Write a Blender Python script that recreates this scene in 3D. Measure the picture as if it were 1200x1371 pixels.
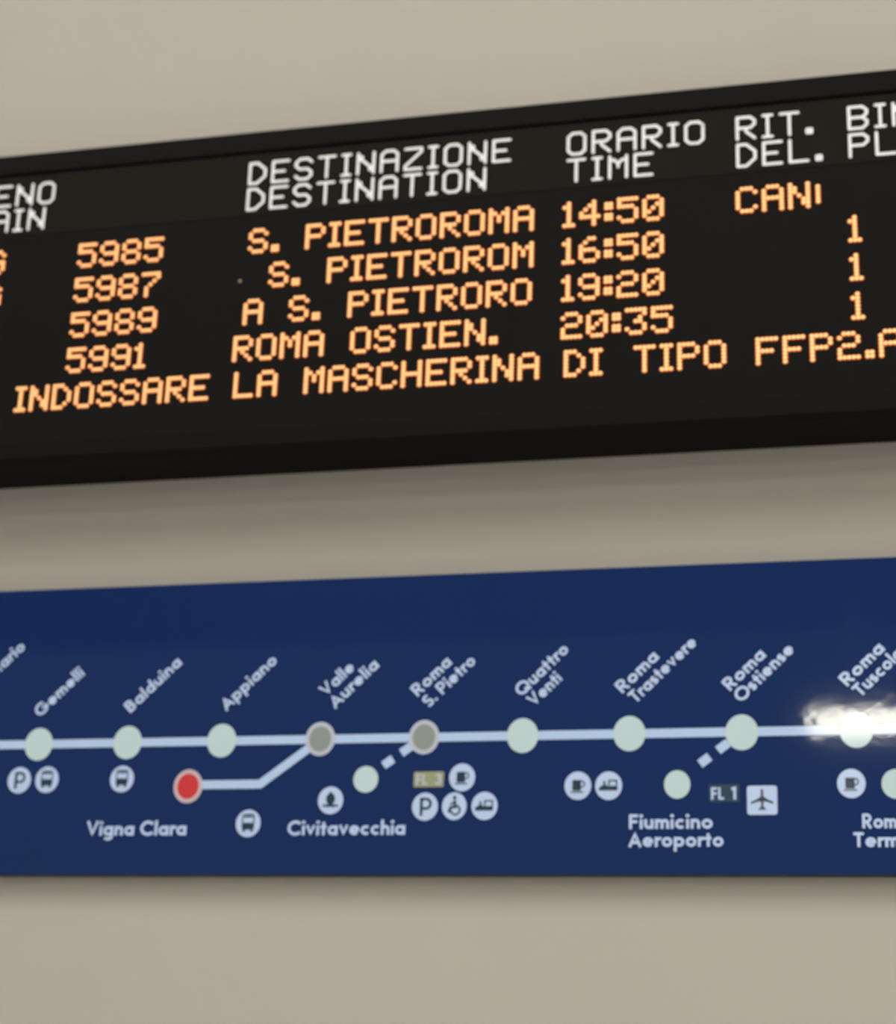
import bpy, bmesh, math
from mathutils import Matrix, Vector

for o in list(bpy.data.objects):
    bpy.data.objects.remove(o)
scene = bpy.context.scene
COL = scene.collection
R = math.radians

# ------------------------------------------------------------------ camera
cam_data = bpy.data.cameras.new('camera')
cam_data.sensor_fit = 'HORIZONTAL'
cam_data.sensor_width = 36.0
cam_data.lens = 75.57
cam_data.clip_start = 0.05
cam_data.dof.use_dof = True
cam_data.dof.focus_distance = 2.2
cam_data.dof.aperture_fstop = 5.2
cam = bpy.data.objects.new('camera', cam_data)
COL.objects.link(cam)
M3 = Matrix(((0.970574, 0.045364, 0.236493),
             (0.238290, -0.322478, -0.916093),
             (0.034706, 0.945489, -0.323798)))
cam.matrix_world = Matrix.Translation((0.79232, -3.06917, 1.6)) @ M3.to_4x4()
scene.camera = cam

# ------------------------------------------------------------------ world, exposure
world = bpy.data.worlds.new('world')
world.use_nodes = True
scene.world = world
bg = world.node_tree.nodes['Background']
bg.inputs[0].default_value = (1.0, 0.99, 0.96, 1)
bg.inputs[1].default_value = 0.32
vs = scene.view_settings
vs.view_transform = 'Standard'
vs.look = 'None'
vs.gamma = 1.0
vs.exposure = 0.0
vs.use_curve_mapping = False

LAMP_EMIT = 4.75
LAMP_COLOR = (1.0, 0.955, 0.90)

# ------------------------------------------------------------------ materials
def mat(name, color, rough=0.5, spec=0.5, metal=0.0, emit=None, strength=1.0,
        noise=0.0, noise_scale=8.0, bump=0.0, bump_scale=60.0, ior=1.45):
    m = bpy.data.materials.new(name)
    m.use_nodes = True
    nt = m.node_tree
    b = nt.nodes['Principled BSDF']
    b.inputs['Base Color'].default_value = (*color, 1)
    b.inputs['Roughness'].default_value = rough
    b.inputs['Metallic'].default_value = metal
    b.inputs['IOR'].default_value = ior
    b.inputs['Specular IOR Level'].default_value = spec
    tc = nt.nodes.new('ShaderNodeTexCoord')
    if noise > 0:
        n = nt.nodes.new('ShaderNodeTexNoise')
        n.inputs['Scale'].default_value = noise_scale
        n.inputs['Detail'].default_value = 5
        nt.links.new(tc.outputs['Object'], n.inputs['Vector'])
        mix = nt.nodes.new('ShaderNodeMix')
        mix.data_type = 'RGBA'
        mix.inputs[6].default_value = (*[c * (1 - noise) for c in color], 1)
        mix.inputs[7].default_value = (*[min(1, c * (1 + noise)) for c in color], 1)
        nt.links.new(n.outputs['Fac'], mix.inputs[0])
        nt.links.new(mix.outputs[2], b.inputs['Base Color'])
    if bump > 0:
        n2 = nt.nodes.new('ShaderNodeTexNoise')
        n2.inputs['Scale'].default_value = bump_scale
        n2.inputs['Detail'].default_value = 4
        nt.links.new(tc.outputs['Object'], n2.inputs['Vector'])
        bp = nt.nodes.new('ShaderNodeBump')
        bp.inputs['Strength'].default_value = bump
        bp.inputs['Distance'].default_value = 0.002
        nt.links.new(n2.outputs['Fac'], bp.inputs['Height'])
        nt.links.new(bp.outputs['Normal'], b.inputs['Normal'])
    if emit:
        b.inputs['Emission Color'].default_value = (*emit, 1)
        b.inputs['Emission Strength'].default_value = strength
    return m

M_WALL = mat('wall_plaster', (0.50, 0.470, 0.415), 0.85, 0.25, noise=0.025, noise_scale=2.5, bump=0.10, bump_scale=35)
M_FLOOR = mat('floor_stone', (0.62, 0.60, 0.57), 0.5, 0.4, noise=0.12, noise_scale=5)
M_CEIL = mat('ceiling_paint', (0.42, 0.41, 0.39), 0.9, 0.2, noise=0.02)
M_CASE = mat('black_case_metal', (0.0060, 0.0056, 0.0058), 0.55, 0.07, noise=0.1, noise_scale=30)
M_SEAM = mat('black_gasket', (0.003, 0.003, 0.003), 0.8, 0.1)
M_HEADER = mat('heading_strip_black', (0.0125, 0.0100, 0.0075), 0.6, 0.06, noise=0.15, noise_scale=10)
M_SCREEN = mat('led_screen_black', (0.0082, 0.0082, 0.0074), 0.65, 0.06, noise=0.08, noise_scale=40)
M_HTEXT = mat('heading_white_print', (0.92, 0.94, 0.95), 0.6, 0.3)
M_LED = mat('amber_led', (0.3, 0.12, 0.03), 0.5, 0.2, emit=(1.0, 0.56, 0.235), strength=1.6)
M_HALO = mat('amber_led_lens_rim', (0.25, 0.06, 0.015), 0.5, 0.2, emit=(1.0, 0.17, 0.020), strength=0.50)  # red-orange halo of the lit letters, put into the rim's emission
M_LEDDIM = mat('dim_led', (0.3, 0.25, 0.2), 0.5, 0.2, emit=(1.0, 0.75, 0.5), strength=0.18)
M_BLUE = mat('sign_blue_enamel', (0.0034, 0.0230, 0.113), 0.04, 0.5, noise=0.06, noise_scale=3, bump=0.03, bump_scale=45, ior=1.42)
M_BLUEEDGE = mat('sign_edge_dark_blue', (0.006, 0.012, 0.045), 0.5, 0.3)
M_LINE = mat('sign_line_white', (0.49, 0.66, 0.93), 0.06, 0.5, ior=1.42)
M_DOT = mat('sign_station_white', (0.56, 0.73, 0.755), 0.06, 0.5, ior=1.42)
M_TEXT = mat('sign_text_white', (0.54, 0.68, 0.96), 0.2, 0.5, ior=1.42)
M_GREY = mat('sign_station_grey', (0.285, 0.335, 0.315), 0.2, 0.5)
M_RING = mat('sign_ring_pale', (0.54, 0.58, 0.69), 0.2, 0.5)
M_RED = mat('sign_station_red', (0.64, 0.045, 0.050), 0.2, 0.5)
M_PINK = mat('sign_ring_pink', (0.62, 0.50, 0.54), 0.2, 0.5)
M_PICT = mat('sign_pictogram_slate', (0.022, 0.045, 0.075), 0.25, 0.5)
M_OLIVE = mat('sign_tag_olive', (0.33, 0.36, 0.19), 0.3, 0.5)
M_TEAL = mat('sign_tag_teal', (0.006, 0.042, 0.085), 0.3, 0.5)
M_LAMPCASE = mat('lamp_housing_white', (0.7, 0.7, 0.68), 0.4, 0.4, noise=0.02)
M_LAMP = mat('lamp_diffuser', (0.8, 0.8, 0.78), 0.4, 0.3, emit=LAMP_COLOR, strength=LAMP_EMIT)

M_TUBE = mat('bright_lamp_diffuser', (0.8, 0.8, 0.78), 0.4, 0.3, emit=(1.0, 0.97, 0.82), strength=37)

# ------------------------------------------------------------------ helpers
def link(name, bm, m, parent=None, smooth=False):
    me = bpy.data.meshes.new(name)
    bm.normal_update()
    bm.to_mesh(me)
    bm.free()
    me.materials.append(m)
    if smooth:
        for p in me.polygons:
            p.use_smooth = True
    o = bpy.data.objects.new(name, me)
    COL.objects.link(o)
    if parent is not None:
        o.parent = parent
        o.matrix_parent_inverse = parent_inverse(parent)
    return o

def parent_inverse(p):
    # meshes are modelled in world coordinates; a thing's Empty stands at its own base point
    return Matrix.Translation(-p.location) if p.type == 'EMPTY' else Matrix.Identity(4)

def thing(name, label, cat, loc, group=None):
    o = bpy.data.objects.new(name, None)
    o.empty_display_size = 0.1
    COL.objects.link(o)
    o.location = loc
    o['label'] = label
    o['category'] = cat
    if group:
        o['group'] = group
    return o

def box(bm, x0, x1, y0, y1, z0, z1, bevel=0.0):
    r = bmesh.ops.create_cube(bm, size=1.0)
    for v in r['verts']:
        v.co = Vector(((x0 + x1) / 2 + v.co.x * (x1 - x0),
                       (y0 + y1) / 2 + v.co.y * (y1 - y0),
                       (z0 + z1) / 2 + v.co.z * (z1 - z0)))
    if bevel > 0:
        es = list({e for v in r['verts'] for e in v.link_edges})
        bmesh.ops.bevel(bm, geom=es, offset=bevel, segments=2, affect='EDGES', profile=0.5)

def B():
    return bmesh.new()

def prism(bm, pts, yf, yb):
    """flat printed shape: outline in the (x, z) plane with a real thickness towards the wall"""
    a = sum(pts[i][0] * pts[(i + 1) % len(pts)][1] - pts[(i + 1) % len(pts)][0] * pts[i][1] for i in range(len(pts)))
    if a < 0:
        pts = pts[::-1]
    f = [bm.verts.new((x, yf, z)) for x, z in pts]
    k = [bm.verts.new((x, yb, z)) for x, z in pts]
    face = bm.faces.new(f)
    n = len(pts)
    for i in range(n):
        j = (i + 1) % n
        bm.faces.new((f[j], f[i], k[i], k[j]))
    face.normal_update()
    if n > 4:
        bmesh.ops.triangulate(bm, faces=[face])

def ribbon(bm, pts, w, yf, yb, closed=False):
    """a stroke of constant width along a polyline"""
    P = [Vector(p) for p in pts]
    n = len(P)
    L, Rr = [], []
    for i in range(n):
        if closed:
            a, b, c = P[i - 1], P[i], P[(i + 1) % n]
        else:
            a, b, c = P[max(i - 1, 0)], P[i], P[min(i + 1, n - 1)]
        d1 = (b - a).normalized() if (b - a).length > 1e-9 else (c - b).normalized()
        d2 = (c - b).normalized() if (c - b).length > 1e-9 else d1
        n1 = Vector((-d1.y, d1.x))
        n2 = Vector((-d2.y, d2.x))
        m = n1 + n2
        if m.length < 1e-6:
            m = n1.copy()
        m.normalize()
        s = 1.0 / max(0.60, m.dot(n1))
        L.append(b + m * (w / 2 * s))
        Rr.append(b - m * (w / 2 * s))
    fl = [bm.verts.new((p.x, yf, p.y)) for p in L]
    fr = [bm.verts.new((p.x, yf, p.y)) for p in Rr]
    bl = [bm.verts.new((p.x, yb, p.y)) for p in L]
    br = [bm.verts.new((p.x, yb, p.y)) for p in Rr]
    rng = range(n) if closed else range(n - 1)
    for i in rng:
        j = (i + 1) % n
        bm.faces.new((fr[i], fr[j], fl[j], fl[i]))
        bm.faces.new((fl[i], fl[j], bl[j], bl[i]))
        bm.faces.new((fr[j], fr[i], br[i], br[j]))
    if not closed:
        bm.faces.new((fl[0], bl[0], br[0], fr[0]))
        bm.faces.new((fl[-1], fr[-1], br[-1], bl[-1]))

def ell(cx, cz, rx, rz, n=40):
    return [(cx + rx * math.cos(2 * math.pi * i / n), cz + rz * math.sin(2 * math.pi * i / n)) for i in range(n)]

def arc(cx, cz, rx, rz, a0, a1, n=None):
    n = n or max(4, int(abs(a1 - a0) / 14))
    return [(cx + rx * math.cos(R(a0 + (a1 - a0) * i / n)), cz + rz * math.sin(R(a0 + (a1 - a0) * i / n))) for i in range(n + 1)]

def rrect(x0, x1, z0, z1, r, n=5):
    p = []
    for cx, cz, a in ((x1 - r, z1 - r, 0), (x0 + r, z1 - r, 90), (x0 + r, z0 + r, 180), (x1 - r, z0 + r, 270)):
        p += [(cx + r * math.cos(R(a + 90 * i / n)), cz + r * math.sin(R(a + 90 * i / n))) for i in range(n + 1)]
    return p

# ------------------------------------------------------------------ the setting
def struct(name, bm, m):
    o = link(name, bm, m)
    o['kind'] = 'structure'
    return o

HC = 5.2                             # ceiling height
b = B(); box(b, -7, 8, 0.0, 0.25, 0.0, HC); struct('wall_back', b, M_WALL)
b = B(); box(b, -7, 8, -10, 0.25, -0.2, 0.0); struct('floor', b, M_FLOOR)
b = B(); box(b, -7, 8, -10, 0.25, HC, HC + 0.2); struct('ceiling', b, M_CEIL)

# ------------------------------------------------------------------ ceiling lamps (they light the hall)
def lamp(x, y, w, d, label, z=HC, group=None, glow=None):
    t = thing('ceiling_lamp', label, 'ceiling lamp', (x, y, HC), group)
    b = B()
    box(b, x - w / 2, x + w / 2, y - d / 2, y + d / 2, z - 0.065, z, 0.004)
    link('housing', b, M_LAMPCASE, t)
    b = B()
    box(b, x - w / 2 + 0.015, x + w / 2 - 0.015, y - d / 2 + 0.015, y + d / 2 - 0.015, z - 0.095, z - 0.066, 0.006)
    link('diffuser', b, glow or M_LAMP, t)
    if z < HC:
        for sx in (-1, 1):
            b = B()
            box(b, x + sx * w * .4 - .006, x + sx * w * .4 + .006, y - .006, y + .006, z - .002, HC)
            link('suspension_rod', b, M_LAMPCASE, t)
    return t

for k, (y, d) in enumerate(((-1.75, 0.66), (-2.45, 0.36), (-3.05, 0.36), (-3.75, 0.38), (-6.7, 1.26))):
    nm = ('first', 'second', 'third', 'fourth', 'fifth')[k]
    for x in (-3.2, -0.4, 2.4, 5.2):
        if k > 2 and x < -3:
            continue                 # the far rows start further right
        lamp(x, y, 2.4, d, 'flat white ceiling lamp in the %s row out from the display wall' % nm, group='ceiling lamps of the %s row' % nm)
lamp(1.47, -8.18, 2.6, 0.50, 'wide white lamp hung on rods far in front of the blue sign', z=4.2, glow=M_TUBE)

# ------------------------------------------------------------------ departure board
XL, XR = -1.30, 1.22                 # board ends, beyond both sides of the view
ZT, ZB = 3.4065, 2.7715              # top and underside
YF = -0.150                          # front
board = thing('departure_board', 'long black electronic departure board with amber dot lettering on the wall', 'departure board', (-0.04, 0, ZB))
b = B(); box(b, XL, XR, -0.132, -0.002, ZB, ZT, 0.003); link('housing', b, M_CASE, board)
# bezel: four bars around the recessed face
bez_t, bez_b = 3.3640, 2.8060
b = B()
box(b, XL, XR, YF, -0.130, bez_t, ZT, 0.003)
box(b, XL, XR, YF, -0.130, ZB, bez_b, 0.003)
box(b, XL, XL + 0.04, YF, -0.130, bez_b, bez_t, 0.003)
box(b, XR - 0.04, XR, YF, -0.130, bez_b, bez_t, 0.003)
link('bezel', b, M_CASE, board)
b = B(); box(b, XL + 0.04, XR - 0.04, -0.1455, -0.131, bez_t - 0.006, bez_t); link('gasket', b, M_SEAM, board)
hz0 = 3.2305
b = B(); box(b, XL + 0.04, XR - 0.04, -0.1480, -0.131, hz0, bez_t - 0.006)
o = link('heading_strip', b, M_HEADER, board); o['label'] = 'dark brownish strip carrying the white column headings'
b = B(); box(b, XL + 0.04, XR - 0.04, -0.1470, -0.131, bez_b, hz0)
link('screen', b, M_SCREEN, board)
YH, YS = -0.1480, -0.1470            # faces that carry the lettering

DOTS = {
 'A': '01110 10001 10001 11111 10001 10001 10001', 'B': '11110 10001 10001 11110 10001 10001 11110',
 'C': '01110 10001 10000 10000 10000 10001 01110', 'D': '11100 10010 10001 10001 10001 10010 11100',
 'E': '11111 10000 10000 11110 10000 10000 11111', 'F': '11111 10000 10000 11110 10000 10000 10000',
 'G': '01110 10001 10000 10111 10001 10001 01110', 'H': '10001 10001 10001 11111 10001 10001 10001',
 'I': '111 010 010 010 010 010 111', 'L': '10000 10000 10000 10000 10000 10000 11111',
 'M': '10001 11011 10101 10101 10001 10001 10001', 'N': '10001 11001 11001 10101 10011 10011 10001',
 'O': '01110 10001 10001 10001 10001 10001 01110', 'P': '11110 10001 10001 11110 10000 10000 10000',
 'R': '11110 10001 10001 11110 10100 10010 10001', 'S': '01110 10001 10000 01110 00001 10001 01110',
 'T': '11111 00100 00100 00100 00100 00100 00100', 'Z': '11111 00001 00010 00100 01000 10000 11111',
 '0': '01110 10001 10011 10101 11001 10001 01110', '1': '010 110 010 010 010 010 111',
 '2': '01110 10001 00001 01110 10000 10000 11111', '3': '11111 00001 00010 00110 00001 10001 01110',
 '4': '00010 00110 01010 10010 11111 00010 00010', '5': '11111 10000 11110 00001 00001 10001 01110',
 '6': '00110 01000 10000 11110 10001 10001 01110', '7': '11111 00001 00010 00100 01000 01000 01000',
 '8': '01110 10001 10001 01110 10001 10001 01110', '9': '01110 10001 10001 01111 00001 10001 01110',
 '.': '00 00 00 00 00 11 11', ':': '00 11 11 00 11 11 00', ' ': '00000 00000 00000 00000 00000 00000 00000',
 '|': '0 1 1 1 1 1 0',
}
def cells(text):
    out, c = set(), 0
    for ch in text:
        rows = DOTS[ch].split()
        for r_, row in enumerate(rows):
            for q, v in enumerate(row):
                if v == '1':
                    out.add((c + q, 6 - r_))
        c += len(rows[0]) + 1
    return out

def led_text(name, words, z, parent, px=0.00745, pz=0.00715, m=None, label=None):
    """amber LED lettering: every lit diode is a small dome on the screen, its rim painted with the red halo"""
    b = B()
    n = 10
    for text, x in words:
        x += 0.0012
        for c, r_ in sorted(cells(text)):
            cx, cz = x + (c + 0.5) * px, z + 0.0012 + (r_ + 0.5) * pz
            rx, rz = px * 0.66, pz * 0.66
            o0 = [b.verts.new((cx + rx * math.cos(2 * math.pi * i / n), YS, cz + rz * math.sin(2 * math.pi * i / n))) for i in range(n)]
            o1 = [b.verts.new((cx + .68 * rx * math.cos(2 * math.pi * i / n), YS - 0.0012, cz + .68 * rz * math.sin(2 * math.pi * i / n))) for i in range(n)]
            o2 = [b.verts.new((cx + .45 * rx * math.cos(2 * math.pi * i / n), YS - 0.0024, cz + .45 * rz * math.sin(2 * math.pi * i / n))) for i in range(n)]
            for i in range(n):
                j = (i + 1) % n
                b.faces.new((o0[i], o0[j], o1[j], o1[i])).material_index = 1
                b.faces.new((o1[i], o1[j], o2[j], o2[i]))
            b.faces.new(o2)
    o = link(name, b, m or M_LED, parent)
    o.data.materials.append(M_HALO)
    if label:
        o['label'] = label
    return o

def printed_text(name, text, x, z, parent, px=0.00750, pz=0.00700, w=0.0054):
    """white matrix-style lettering printed as strokes that join neighbouring cells"""
    b = B()
    S = cells(text)
    x += 0.0010; z += 0.0008
    def P(c, r_): return (x + (c + 0.5) * px, z + (r_ + 0.5) * pz)
    yb = YH
    k = 0
    for c, r_ in sorted(S):
        prism(b, ell(*P(c, r_), w / 2, w / 2, 12), YH - 0.0006 - 1e-6 * (k % 9), yb)
        k += 1
        for dc, dr in ((1, 0), (0, 1), (1, 1), (1, -1)):
            q = (c + dc, r_ + dr)
            if q in S:
                if dc and dr and ((c + dc, r_) in S or (c, r_ + dr) in S):
                    continue
                ribbon(b, [P(c, r_), P(*q)], w, YH - 0.0006 - 1e-6 * (k % 9), yb)
                k += 1
    return link(name, b, M_HTEXT, parent)

Z1, Z2 = 3.2928, 3.2388
for it, en, x in (('TRENO', 'TRAIN', -0.9785), ('DESTINAZIONE', 'DESTINATION', -0.3712), ('ORARIO', 'TIME', 0.2308),
                  ('RIT.', 'DEL.', 0.5307), ('BIN.', 'PL.', 0.7222)):
    h = printed_text('column_heading', it, x, Z1, board)
    h['label'] = 'white heading reading ' + it
    e = printed_text('heading_translation', en, x, Z2, h)
    e['label'] = 'white second line reading ' + en

ROWZ = (3.1512, 3.0797, 3.0082, 2.9367)
NUM = ('5985', '5987', '5989', '5991')
TIM = ('14:50', '16:50', '19:20', '20:35')
DEST = ([('S.', -0.3604), ('PIETROROMA', -0.2505)], [('S.', -0.3160), ('PIETROROM', -0.2050)],
        [('A', -0.3603), ('S.', -0.2732), ('PIETRORO', -0.1620)], [('ROMA', -0.3746), ('OSTIEN.', -0.1537)])
DTXT = ('S. PIETROROMA', 'S. PIETROROM', 'A S. PIETRORO', 'ROMA OSTIEN.')
for i, z in enumerate(ROWZ):
    led_text('train_category', [('REG', -0.9765)], z, board, label='amber letters at the far left of the %s train line' % ('first', 'second', 'third', 'fourth')[i])
    led_text('train_number', [(NUM[i], -0.7000)], z, board, label='amber number ' + NUM[i])
    first = None
    for wd in DEST[i]:
        o = led_text('destination' if first is None else 'destination_word', [wd], z, first or board)
        o['label'] = 'amber word %s on the line at %s' % (wd[0], TIM[i])
        first = first or o
    led_text('departure_time', [(TIM[i], 0.2260)], z, board, label='amber time ' + TIM[i])
    if i == 0:
        led_text('delay_notice', [('CAN', 0.5294), ('|', 0.6655)], z, board, label='amber letters CAN with the next letter cut off')
    else:
        led_text('platform_number', [('1', 0.7172)], z, board, label='amber 1 on the line at ' + TIM[i])
for wd in (('INDOSSARE', -0.7955), ('LA', -0.3680), ('MASCHERINA', -0.2357), ('DI', 0.2322), ('TIPO', 0.3528), ('FFP2.A', 0.5586)):
    led_text('message_word', [wd], 2.8655, board, label='amber word %s on the lowest line' % wd[0])
# one diode glowing faintly by itself
b = B(); prism(b, ell(-0.3700, 3.0985, 0.0026, 0.0026, 10), YS - 0.0018, YS)
o = link('stray_led', b, M_LEDDIM, board); o['label'] = 'single faint pale diode'

# ------------------------------------------------------------------ blue route map sign
SXL, SXR = -1.22, 1.22
SZ0, SZ1 = 2.0400, 2.5596
YP = -0.030
sign = thing('route_map_sign', 'long blue railway line map sign on the wall below the departure board', 'sign', (0, 0, SZ0))
b = B(); box(b, SXL, SXR, -0.0282, 0.0, SZ0, SZ1); o = link('tray', b, M_BLUEEDGE, sign); o['label'] = 'dark folded edge of the sign'
b = B(); box(b, SXL, SXR, YP, -0.0280, SZ0, SZ1, 0.0008); link('panel', b, M_BLUE, sign)
Y1, Y2, Y3, Y4 = YP - 0.0004, YP - 0.0008, YP - 0.0012, YP - 0.0016   # stacked layers of vinyl

LZ = 2.2710
b = B(); ribbon(b, [(SXL + 0.02, LZ - 0.0004), (SXR - 0.02, LZ)], 0.0150, Y1, YP)
link('main_line', b, M_LINE, sign)
b = B(); ribbon(b, [(-0.430, 2.1942), (-0.3085, 2.1942), (-0.2043, 2.2700)], 0.0150, Y1 + 2e-5, YP)
o = link('branch_line', b, M_LINE, sign); o['label'] = 'white branch line bending down to the red station'

def dashes(cs, tgt, nm, lab):
    for i, c in enumerate(cs):
        d = (Vector(tgt) - Vector(cs[0])).normalized()
        l = (0.0100, 0.0105)[i]
        a = Vector(c) - d * l; e = Vector(c) + d * l
        b = B(); ribbon(b, [tuple(a), tuple(e)], 0.0150, Y1 + 1e-5, YP)
        o = link('dash', b, M_LINE, sign); o['label'] = lab
dashes([(-0.0809, 2.2292), (-0.0500, 2.2505)], (-0.0196, 2.2713), 'dash', 'white dash leading to Civitavecchia')
dashes([(0.4552, 2.2247), (0.4850, 2.2470)], (0.5157, 2.2700), 'dash', 'white dash leading to Fiumicino Aeroporto')

RX, RZ = 0.0266, 0.0295
def station(x, z, label, rx=RX, rz=RZ, kind='plain'):
    b = B()
    prism(b, ell(x, z, rx, rz, 56), Y2, YP)
    o = link('station_marker', b, {'plain': M_DOT, 'grey': M_RING, 'red': M_PINK}[kind], sign)
    o['label'] = label
    if kind != 'plain':
        b = B(); prism(b, ell(x, z, rx * 0.74, rz * 0.75, 48), Y3, Y2 + 1e-4)
        link('marker_center', b, M_GREY if kind == 'grey' else M_RED, o)
    return o
station(-0.9030, 2.2706, 'white station circle below the name ending in ario')
station(-0.7312, 2.2706, 'white station circle of Gemelli')
station(-0.5607, 2.2710, 'white station circle of Balduina')
station(-0.3844, 2.2715, 'white station circle of Appiano')
station(-0.2043, 2.2713, 'grey-filled station circle of Valle Aurelia', kind='grey')
station(-0.0196, 2.2713, 'grey-filled station circle of Roma S. Pietro', kind='grey')
station(0.1511, 2.2710, 'white station circle of Quattro Venti')
station(0.3313, 2.2712, 'white station circle of Roma Trastevere')
station(0.5157, 2.2700, 'white station circle of Roma Ostiense')
station(0.6986, 2.2710, 'white station circle of Roma Tuscolana')
station(0.8830, 2.2710, 'white station circle at the far right')
station(-0.4400, 2.1918, 'red terminus circle of Vigna Clara', kind='red')
station(-0.1190, 2.2002, 'small white circle of Civitavecchia', 0.0217, 0.0226)
station(0.4100, 2.1855, 'small white circle of Fiumicino Aeroporto', 0.0213, 0.0232)
station(0.7569, 2.1826, 'small white circle beside Roma Termini', 0.0222, 0.0236)

# ---- lettering: a geometric bold alphabet drawn with round bowls and straight stems
W = 0.19
XH = 0.66
q = (XH - W) / 2
def bowl(cx): return ('c', arc(cx, XH / 2, q, q, 0, 360, 22)[:-1])
def stem(x, z0, z1): return ('o', [(x, z0), (x, z1)])
h = W / 2
GL = {
 'a': ([bowl(h + q), stem(h + 2 * q, 0, XH)], 2 * q + W),
 'o': ([bowl(h + q)], 2 * q + W),
 'e': ([('o', arc(h + q, XH / 2, q, q, 0, 318)), ('o', [(h + .02, XH / 2), (h + 2 * q + h - .01, XH / 2)])], 2 * q + W),
 'c': ([('o', arc(h + q, XH / 2, q, q, 48, 312))], 2 * q + W * .55),
 'd': ([bowl(h + q), stem(h + 2 * q, 0, 1.04)], 2 * q + W),
 'g': ([bowl(h + q), ('o', [(h + 2 * q, XH), (h + 2 * q, -.06)] + arc(h + q, -.06, q, .17, 0, -150)[1:])], 2 * q + W),
 'p': ([bowl(h + q), stem(h, -.32, XH)], 2 * q + W),
 'h': ([stem(h, 0, 1.04), ('o', arc(h + .19, XH - h - .19, .19, .19, 180, 0) + [(h + .38, 0)])], .38 + W),
 'n': ([stem(h, 0, XH), ('o', arc(h + .19, XH - h - .19, .19, .19, 180, 0) + [(h + .38, 0)])], .38 + W),
 'm': ([stem(h, 0, XH), ('o', arc(h + .165, XH - h - .165, .165, .165, 180, 0) + [(h + .33, 0)]),
        ('o', arc(h + .495, XH - h - .165, .165, .165, 180, 0) + [(h + .66, 0)])], .66 + W),
 'u': ([stem(h + .38, 0, XH), ('o', [(h, XH)] + arc(h + .19, h + .19, .19, .19, 180, 360))], .38 + W),
 'r': ([stem(h, 0, XH), ('o', arc(h + .22, XH - h - .22, .22, .22, 180, 62))], .36),
 'l': ([stem(h, 0, 1.04)], W),
 'i': ([stem(h, 0, XH), ('f', ell(h, .89, .115, .115, 14))], W),
 't': ([stem(h + .11, 0, .90), ('o', [(0, XH - h), (.40, XH - h)])], .40),
 'v': ([('o', [(.07, XH + .02), (.30, .13), (.53, XH + .02)])], .60),
 's': ([('o', arc(.235, XH - h - .125, .15, .125, 35, 240) + arc(.235, h + .125, .15, .13, 60, -150))], .47),
 'A': ([('o', [(.06, -.02), (.40, .86), (.74, -.02)]), ('o', [(.18, .30), (.62, .30)])], .80),
 'B': ([('o', [(.30, h), (h, h), (h, 1 - h), (.30, 1 - h)] ), ('o', arc(.30, .725, .19, .19, 90, -90)), ('o', arc(.32, .30, .22, .215, 90, -90)), ('o', [(h, .53), (.32, .53)]), ('o', [(h, h), (.34, h)])], .64),
 'C': ([('o', arc(.5, .5, .42, .42, 42, 318))], .86),
 'F': ([('o', [(h, 0), (h, 1 - h), (.54, 1 - h)]), ('o', [(h, .50), (.50, .50)])], .56),
 'G': ([('o', arc(.5, .5, .42, .42, 42, 350) + [(.90, .46), (.52, .46)])], 1.0),
 'L': ([('o', [(h, 1), (h, h), (.50, h)])], .52),
 'M': ([('o', [(.09, 0), (.21, .86), (.48, .24), (.75, .86), (.87, 0)])], .96),
 'O': ([('c', arc(.5, .5, .42, .42, 0, 360, 26)[:-1])], 1.0),
 'P': ([stem(h, 0, 1), ('o', [(h, 1 - h), (.33, 1 - h)] + arc(.33, .68, .23, .2325, 90, -90) + [(h, .4475)])], .66),
 'Q': ([('c', arc(.5, .5, .42, .42, 0, 360, 26)[:-1]), ('o', [(.55, .36), (.92, .00)])], 1.02),
 'R': ([stem(h, 0, 1), ('o', [(h, 1 - h), (.32, 1 - h)] + arc(.32, .69, .22, .2225, 90, -90) + [(h, .4675)]), ('o', [(.28, .46), (.58, .0)])], .68),
 'S': ([('o', arc(.31, .715, .205, .2, 30, 250) + arc(.31, .295, .215, .21, 65, -155))], .62),
 'T': ([stem(.31, 0, 1), ('o', [(0, 1 - h), (.62, 1 - h)])], .62),
 'V': ([('o', [(.07, 1.02), (.40, .14), (.73, 1.02)])], .80),
 '1': ([('o', [(.02, .84), (.24, .93), (.24, 0)])], .36),
 '3': ([('o', arc(.25, .735, .17, .18, 150, -90)), ('o', arc(.25, .30, .21, .215, 90, -150))], .52),
 '.': ([('f', ell(.11, .11, .11, .11, 14))], .22),
 ' ': ([], .26),
}
GAP = 0.075
def text_width(t): return sum(GL[c][1] for c in t) + GAP * (len(t) - 1)

def lettering(name, lines, size, ang, parent, m=None, label=None, yf=None, yb=None):
    """lines: (text, x, z, width) - baseline start and full width of each line on the panel"""
    b = B()
    k = 0
    ca, sa = math.cos(R(ang)), math.sin(R(ang))
    yf = Y1 if yf is None else yf
    yb = YP if yb is None else yb
    for t, x, z, wd in lines:
        sx = wd / text_width(t)
        u = 0.0
        for ch in t:
            strokes, adv = GL[ch]
            for kind, pts in strokes:
                pp = [((u + p[0]) * sx, p[1] * size) for p in pts]
                pp = [(x + a * ca - c * sa, z + a * sa + c * ca) for a, c in pp]
                y = yf - 4e-6 * (k % 12)
                k += 1
                if kind == 'f':
                    prism(b, pp, y, yb)
                else:
                    ribbon(b, pp, W * (sx + size) / 2 * 0.98, y, yb, closed=(kind == 'c'))
            u += adv + GAP
    o = link(name, b, m or M_TEXT, parent)
    if label:
        o['label'] = label
    return o

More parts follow.
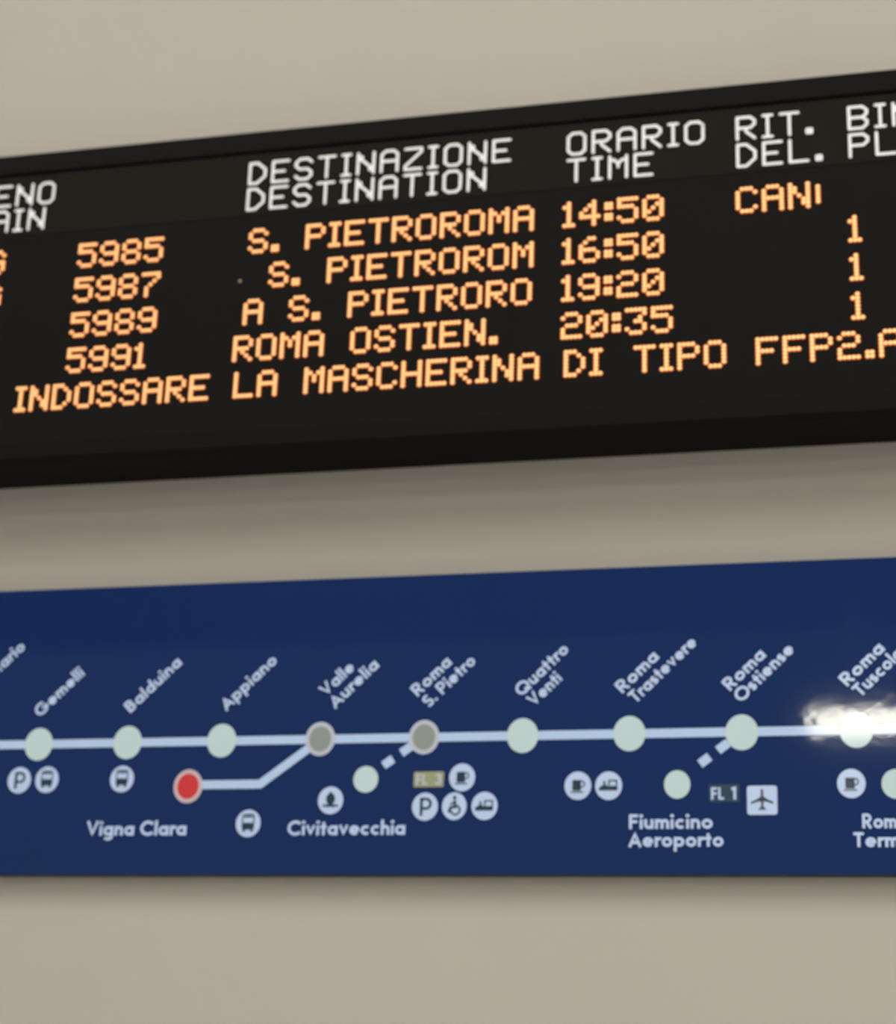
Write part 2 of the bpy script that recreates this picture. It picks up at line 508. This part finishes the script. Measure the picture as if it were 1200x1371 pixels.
def diag(lines, label):
    """station name rising at 44 degrees; each line given by the centres of its first and last letter"""
    A = 44.0
    ca, sa = math.cos(R(A)), math.sin(R(A))
    S = 0.0218
    out = []
    for t, (x0, z0), (x1, z1) in lines:
        # mean baseline through the two centres (capital centre at S/2, small letter centre at x-height/2)
        L = (x1 - x0) * ca + (z1 - z0) * sa
        u0 = x0 * ca + z0 * sa
        c0 = -x0 * sa + z0 * ca - S * 0.5
        c1 = -x1 * sa + z1 * ca - S * XH * 0.5
        c = (c0 + c1) / 2
        tw = text_width(t)
        g0, g1 = GL[t[0]][1] / 2, GL[t[-1]][1] / 2
        k = L / (tw - g0 - g1)
        us = u0 - g0 * k
        out.append((t, us * ca - c * sa, us * sa + c * ca, tw * k))
    return lettering('station_name', out, S, A, sign, label=label)

diag([('Monte Mario', (-0.9085, 2.3335), (-0.7905, 2.4510))], 'white slanted name ending in ario at the left edge')
diag([('Gemelli', (-0.7310, 2.3345), (-0.6636, 2.4025))], 'white slanted name Gemelli')
diag([('Balduina', (-0.5603, 2.3359), (-0.4820, 2.4125))], 'white slanted name Balduina')
diag([('Appiano', (-0.3790, 2.3382), (-0.3025, 2.4108))], 'white slanted name Appiano')
diag([('Valle', (-0.1983, 2.3594), (-0.1591, 2.3941)), ('Aurelia', (-0.1784, 2.3370), (-0.1170, 2.3985))], 'white slanted name Valle Aurelia')
diag([('Roma', (-0.0336, 2.3547), (0.0136, 2.3995)), ('S. Pietro', (-0.0128, 2.3320), (0.0551, 2.4020))], 'white slanted name Roma S. Pietro')
diag([('Quattro', (0.1506, 2.3529), (0.2172, 2.4164)), ('Venti', (0.1700, 2.3326), (0.2106, 2.3705))], 'white slanted name Quattro Venti')
diag([('Roma', (0.3197, 2.3528), (0.3698, 2.3985)), ('Trastevere', (0.3411, 2.3331), (0.4335, 2.4225))], 'white slanted name Roma Trastevere')
diag([('Roma', (0.4981, 2.3522), (0.5461, 2.3975)), ('Ostiense', (0.5184, 2.3342), (0.5926, 2.4056))], 'white slanted name Roma Ostiense')
diag([('Roma', (0.6867, 2.3560), (0.7376, 2.4020)), ('Tuscolana', (0.7066, 2.3355), (0.7905, 2.4170))], 'white slanted name Roma Tuscolana')

lettering('station_name', [('Fiumicino', 0.3310, 2.1135, 0.1360), ('Aeroporto', 0.3305, 2.0845, 0.1535)], 0.0236, 0, sign, label='white name Fiumicino Aeroporto')
lettering('station_name', [('Vigna Clara', -0.6230, 2.1070, 0.1862)], 0.0250, 0, sign, label='white name Vigna Clara')
lettering('station_name', [('Civitavecchia', -0.2530, 2.1060, 0.2070)], 0.0246, 0, sign, label='white name Civitavecchia')
lettering('station_name', [('Roma', 0.7025, 2.1125, 0.0700), ('Termini', 0.6880, 2.0830, 0.1010)], 0.0232, 0, sign, label='white name Roma Termini cut by the right edge')

# ---- line tags
b = B(); prism(b, rrect(-0.0345, 0.0175, 2.1858, 2.2118, 0.002), Y2, YP)
o = link('line_tag', b, M_OLIVE, sign); o['label'] = 'olive yellow tag reading FL3'
lettering('tag_text', [('FL', -0.0305, 2.1895, 0.0205), ('3', 0.0020, 2.1895, 0.0120)], 0.0185, 0, o, m=M_RING, yf=Y3, yb=Y2)
b = B(); prism(b, rrect(0.4615, 0.5105, 2.1560, 2.1850, 0.002), Y2, YP)
o = link('line_tag', b, M_TEAL, sign); o['label'] = 'dark teal tag reading FL1'
lettering('tag_text', [('FL', 0.4650, 2.1600, 0.0210), ('1', 0.4970, 2.1600, 0.0090)], 0.0200, 0, o, yf=Y3, yb=Y2)

# ---- round pictograms
IR, IZ = 0.0222, 0.0234
def icon(x, z, label, shape, rx=IR, rz=IZ, square=False):
    b = B()
    prism(b, rrect(x - rx, x + rx, z - rz, z + rz, 0.0045) if square else ell(x, z, rx, rz, 44), Y2, YP)
    o = link('service_icon', b, M_TEXT, sign)
    o['label'] = label
    b = B()
    shape(b, lambda pts: [(x + p[0] * rx, z + p[1] * rz) for p in pts], rx)
    link('pictogram', b, M_PICT, o)
    return o
def F(b, pts): prism(b, pts, Y3, Y2)
def S_(b, pts, w, closed=False): ribbon(b, pts, w, Y3 - 4e-6, Y2, closed)

def sh_parking(b, T, r):
    S_(b, T([(-.28, -.66), (-.28, .64)]), .22 * r)
    S_(b, T([(-.28, .54), (.10, .54)] + arc(.10, .20, .33, .34, 90, -90) + [(-.28, -.14)]), .20 * r)
def sh_bus(b, T, r):
    F(b, T(rrect(-.46, .46, -.44, .04, .10)))                    # front panel
    S_(b, T(rrect(-.46, .46, -.42, .66, .16)), .09 * r, True)    # body outline
    S_(b, T([(-.36, .50), (.36, .50)]), .15 * r)                 # destination sign
    F(b, T([(-.42, -.42), (-.22, -.42), (-.22, -.62), (-.42, -.62)]))
    F(b, T([(.22, -.42), (.42, -.42), (.42, -.62), (.22, -.62)]))
def sh_ship(b, T, r):
    F(b, T([(0, .66), (.22, .42), (.34, .30), (.36, .02), (.22, -.28), (.22, -.40), (-.22, -.40), (-.22, -.28), (-.36, .02), (-.34, .30), (-.22, .42)]))
    S_(b, T([(-.62, -.42), (-.40, -.36), (-.2, -.44), (0, -.36), (.2, -.44), (.40, -.36), (.62, -.42)]), .16 * r)
def sh_cup(b, T, r):
    F(b, T(rrect(-.42, .24, -.36, .40, .07)))
    S_(b, T(arc(.24, .12, .26, .22, 90, -90)), .10 * r)
    S_(b, T([(-.56, -.46), (.42, -.46)]), .09 * r)
def sh_engine(b, T, r):
    F(b, T([(-.72, -.34), (.66, -.34), (.66, -.02), (-.10, -.02), (-.22, .08), (-.40, .08), (-.52, -.02), (-.72, -.12)]))
    S_(b, T([(.02, .00), (.02, .36), (.60, .36), (.60, .00)]), .11 * r)
    S_(b, T([(-.32, .06), (-.32, .34)]), .14 * r)
def sh_wheelchair(b, T, r):
    F(b, T(ell(.02, .62, .15, .14, 16)))
    S_(b, T([(.02, .42), (.10, -.05), (-.28, -.08), (-.44, -.46)]), .22 * r)
    S_(b, T([(.04, .24), (-.34, .16)]), .13 * r)
    S_(b, T(arc(.10, -.28, .36, .34, 70, -170)), .15 * r)
def sh_plane(b, T, r):
    half = [(0, .80), (.075, .70), (.09, .26), (.42, .02), (.72, -.10), (.76, -.28), (.40, -.14), (.09, -.08), (.065, -.42),
            (.24, -.60), (.24, -.70), (.05, -.62)]
    F(b, T(half + [(0, -.76)] + [(-p[0], p[1]) for p in half[:0:-1]]))

icon(-0.7615, 2.2061, 'white parking icon left of the bus icon under Gemelli', sh_parking)
icon(-0.7081, 2.2065, 'white bus icon under Gemelli', sh_bus)
icon(-0.5649, 2.2061, 'white bus icon under Balduina', sh_bus)
icon(-0.3249, 2.1266, 'white bus icon right of Vigna Clara', sh_bus)
icon(-0.1795, 2.1648, 'white ship icon above Civitavecchia', sh_ship)
icon(0.0492, 2.2014, 'white cup icon right of the FL3 tag', sh_cup)
icon(-0.0133, 2.1528, 'white parking icon under the FL3 tag', sh_parking)
icon(0.0373, 2.1531, 'white wheelchair icon between two icons', sh_wheelchair, 0.0210, 0.0230)
icon(0.0891, 2.1532, 'white train engine icon right of the wheelchair icon', sh_engine)
icon(0.2461, 2.1853, 'white cup icon under Roma Trastevere', sh_cup)
icon(0.2973, 2.1847, 'white train engine icon under Roma Trastevere', sh_engine)
icon(0.6877, 2.1840, 'white cup icon under Roma Tuscolana', sh_cup)
icon(0.5465, 2.1585, 'white square icon with an aeroplane', sh_plane, 0.0240, 0.0234, True)
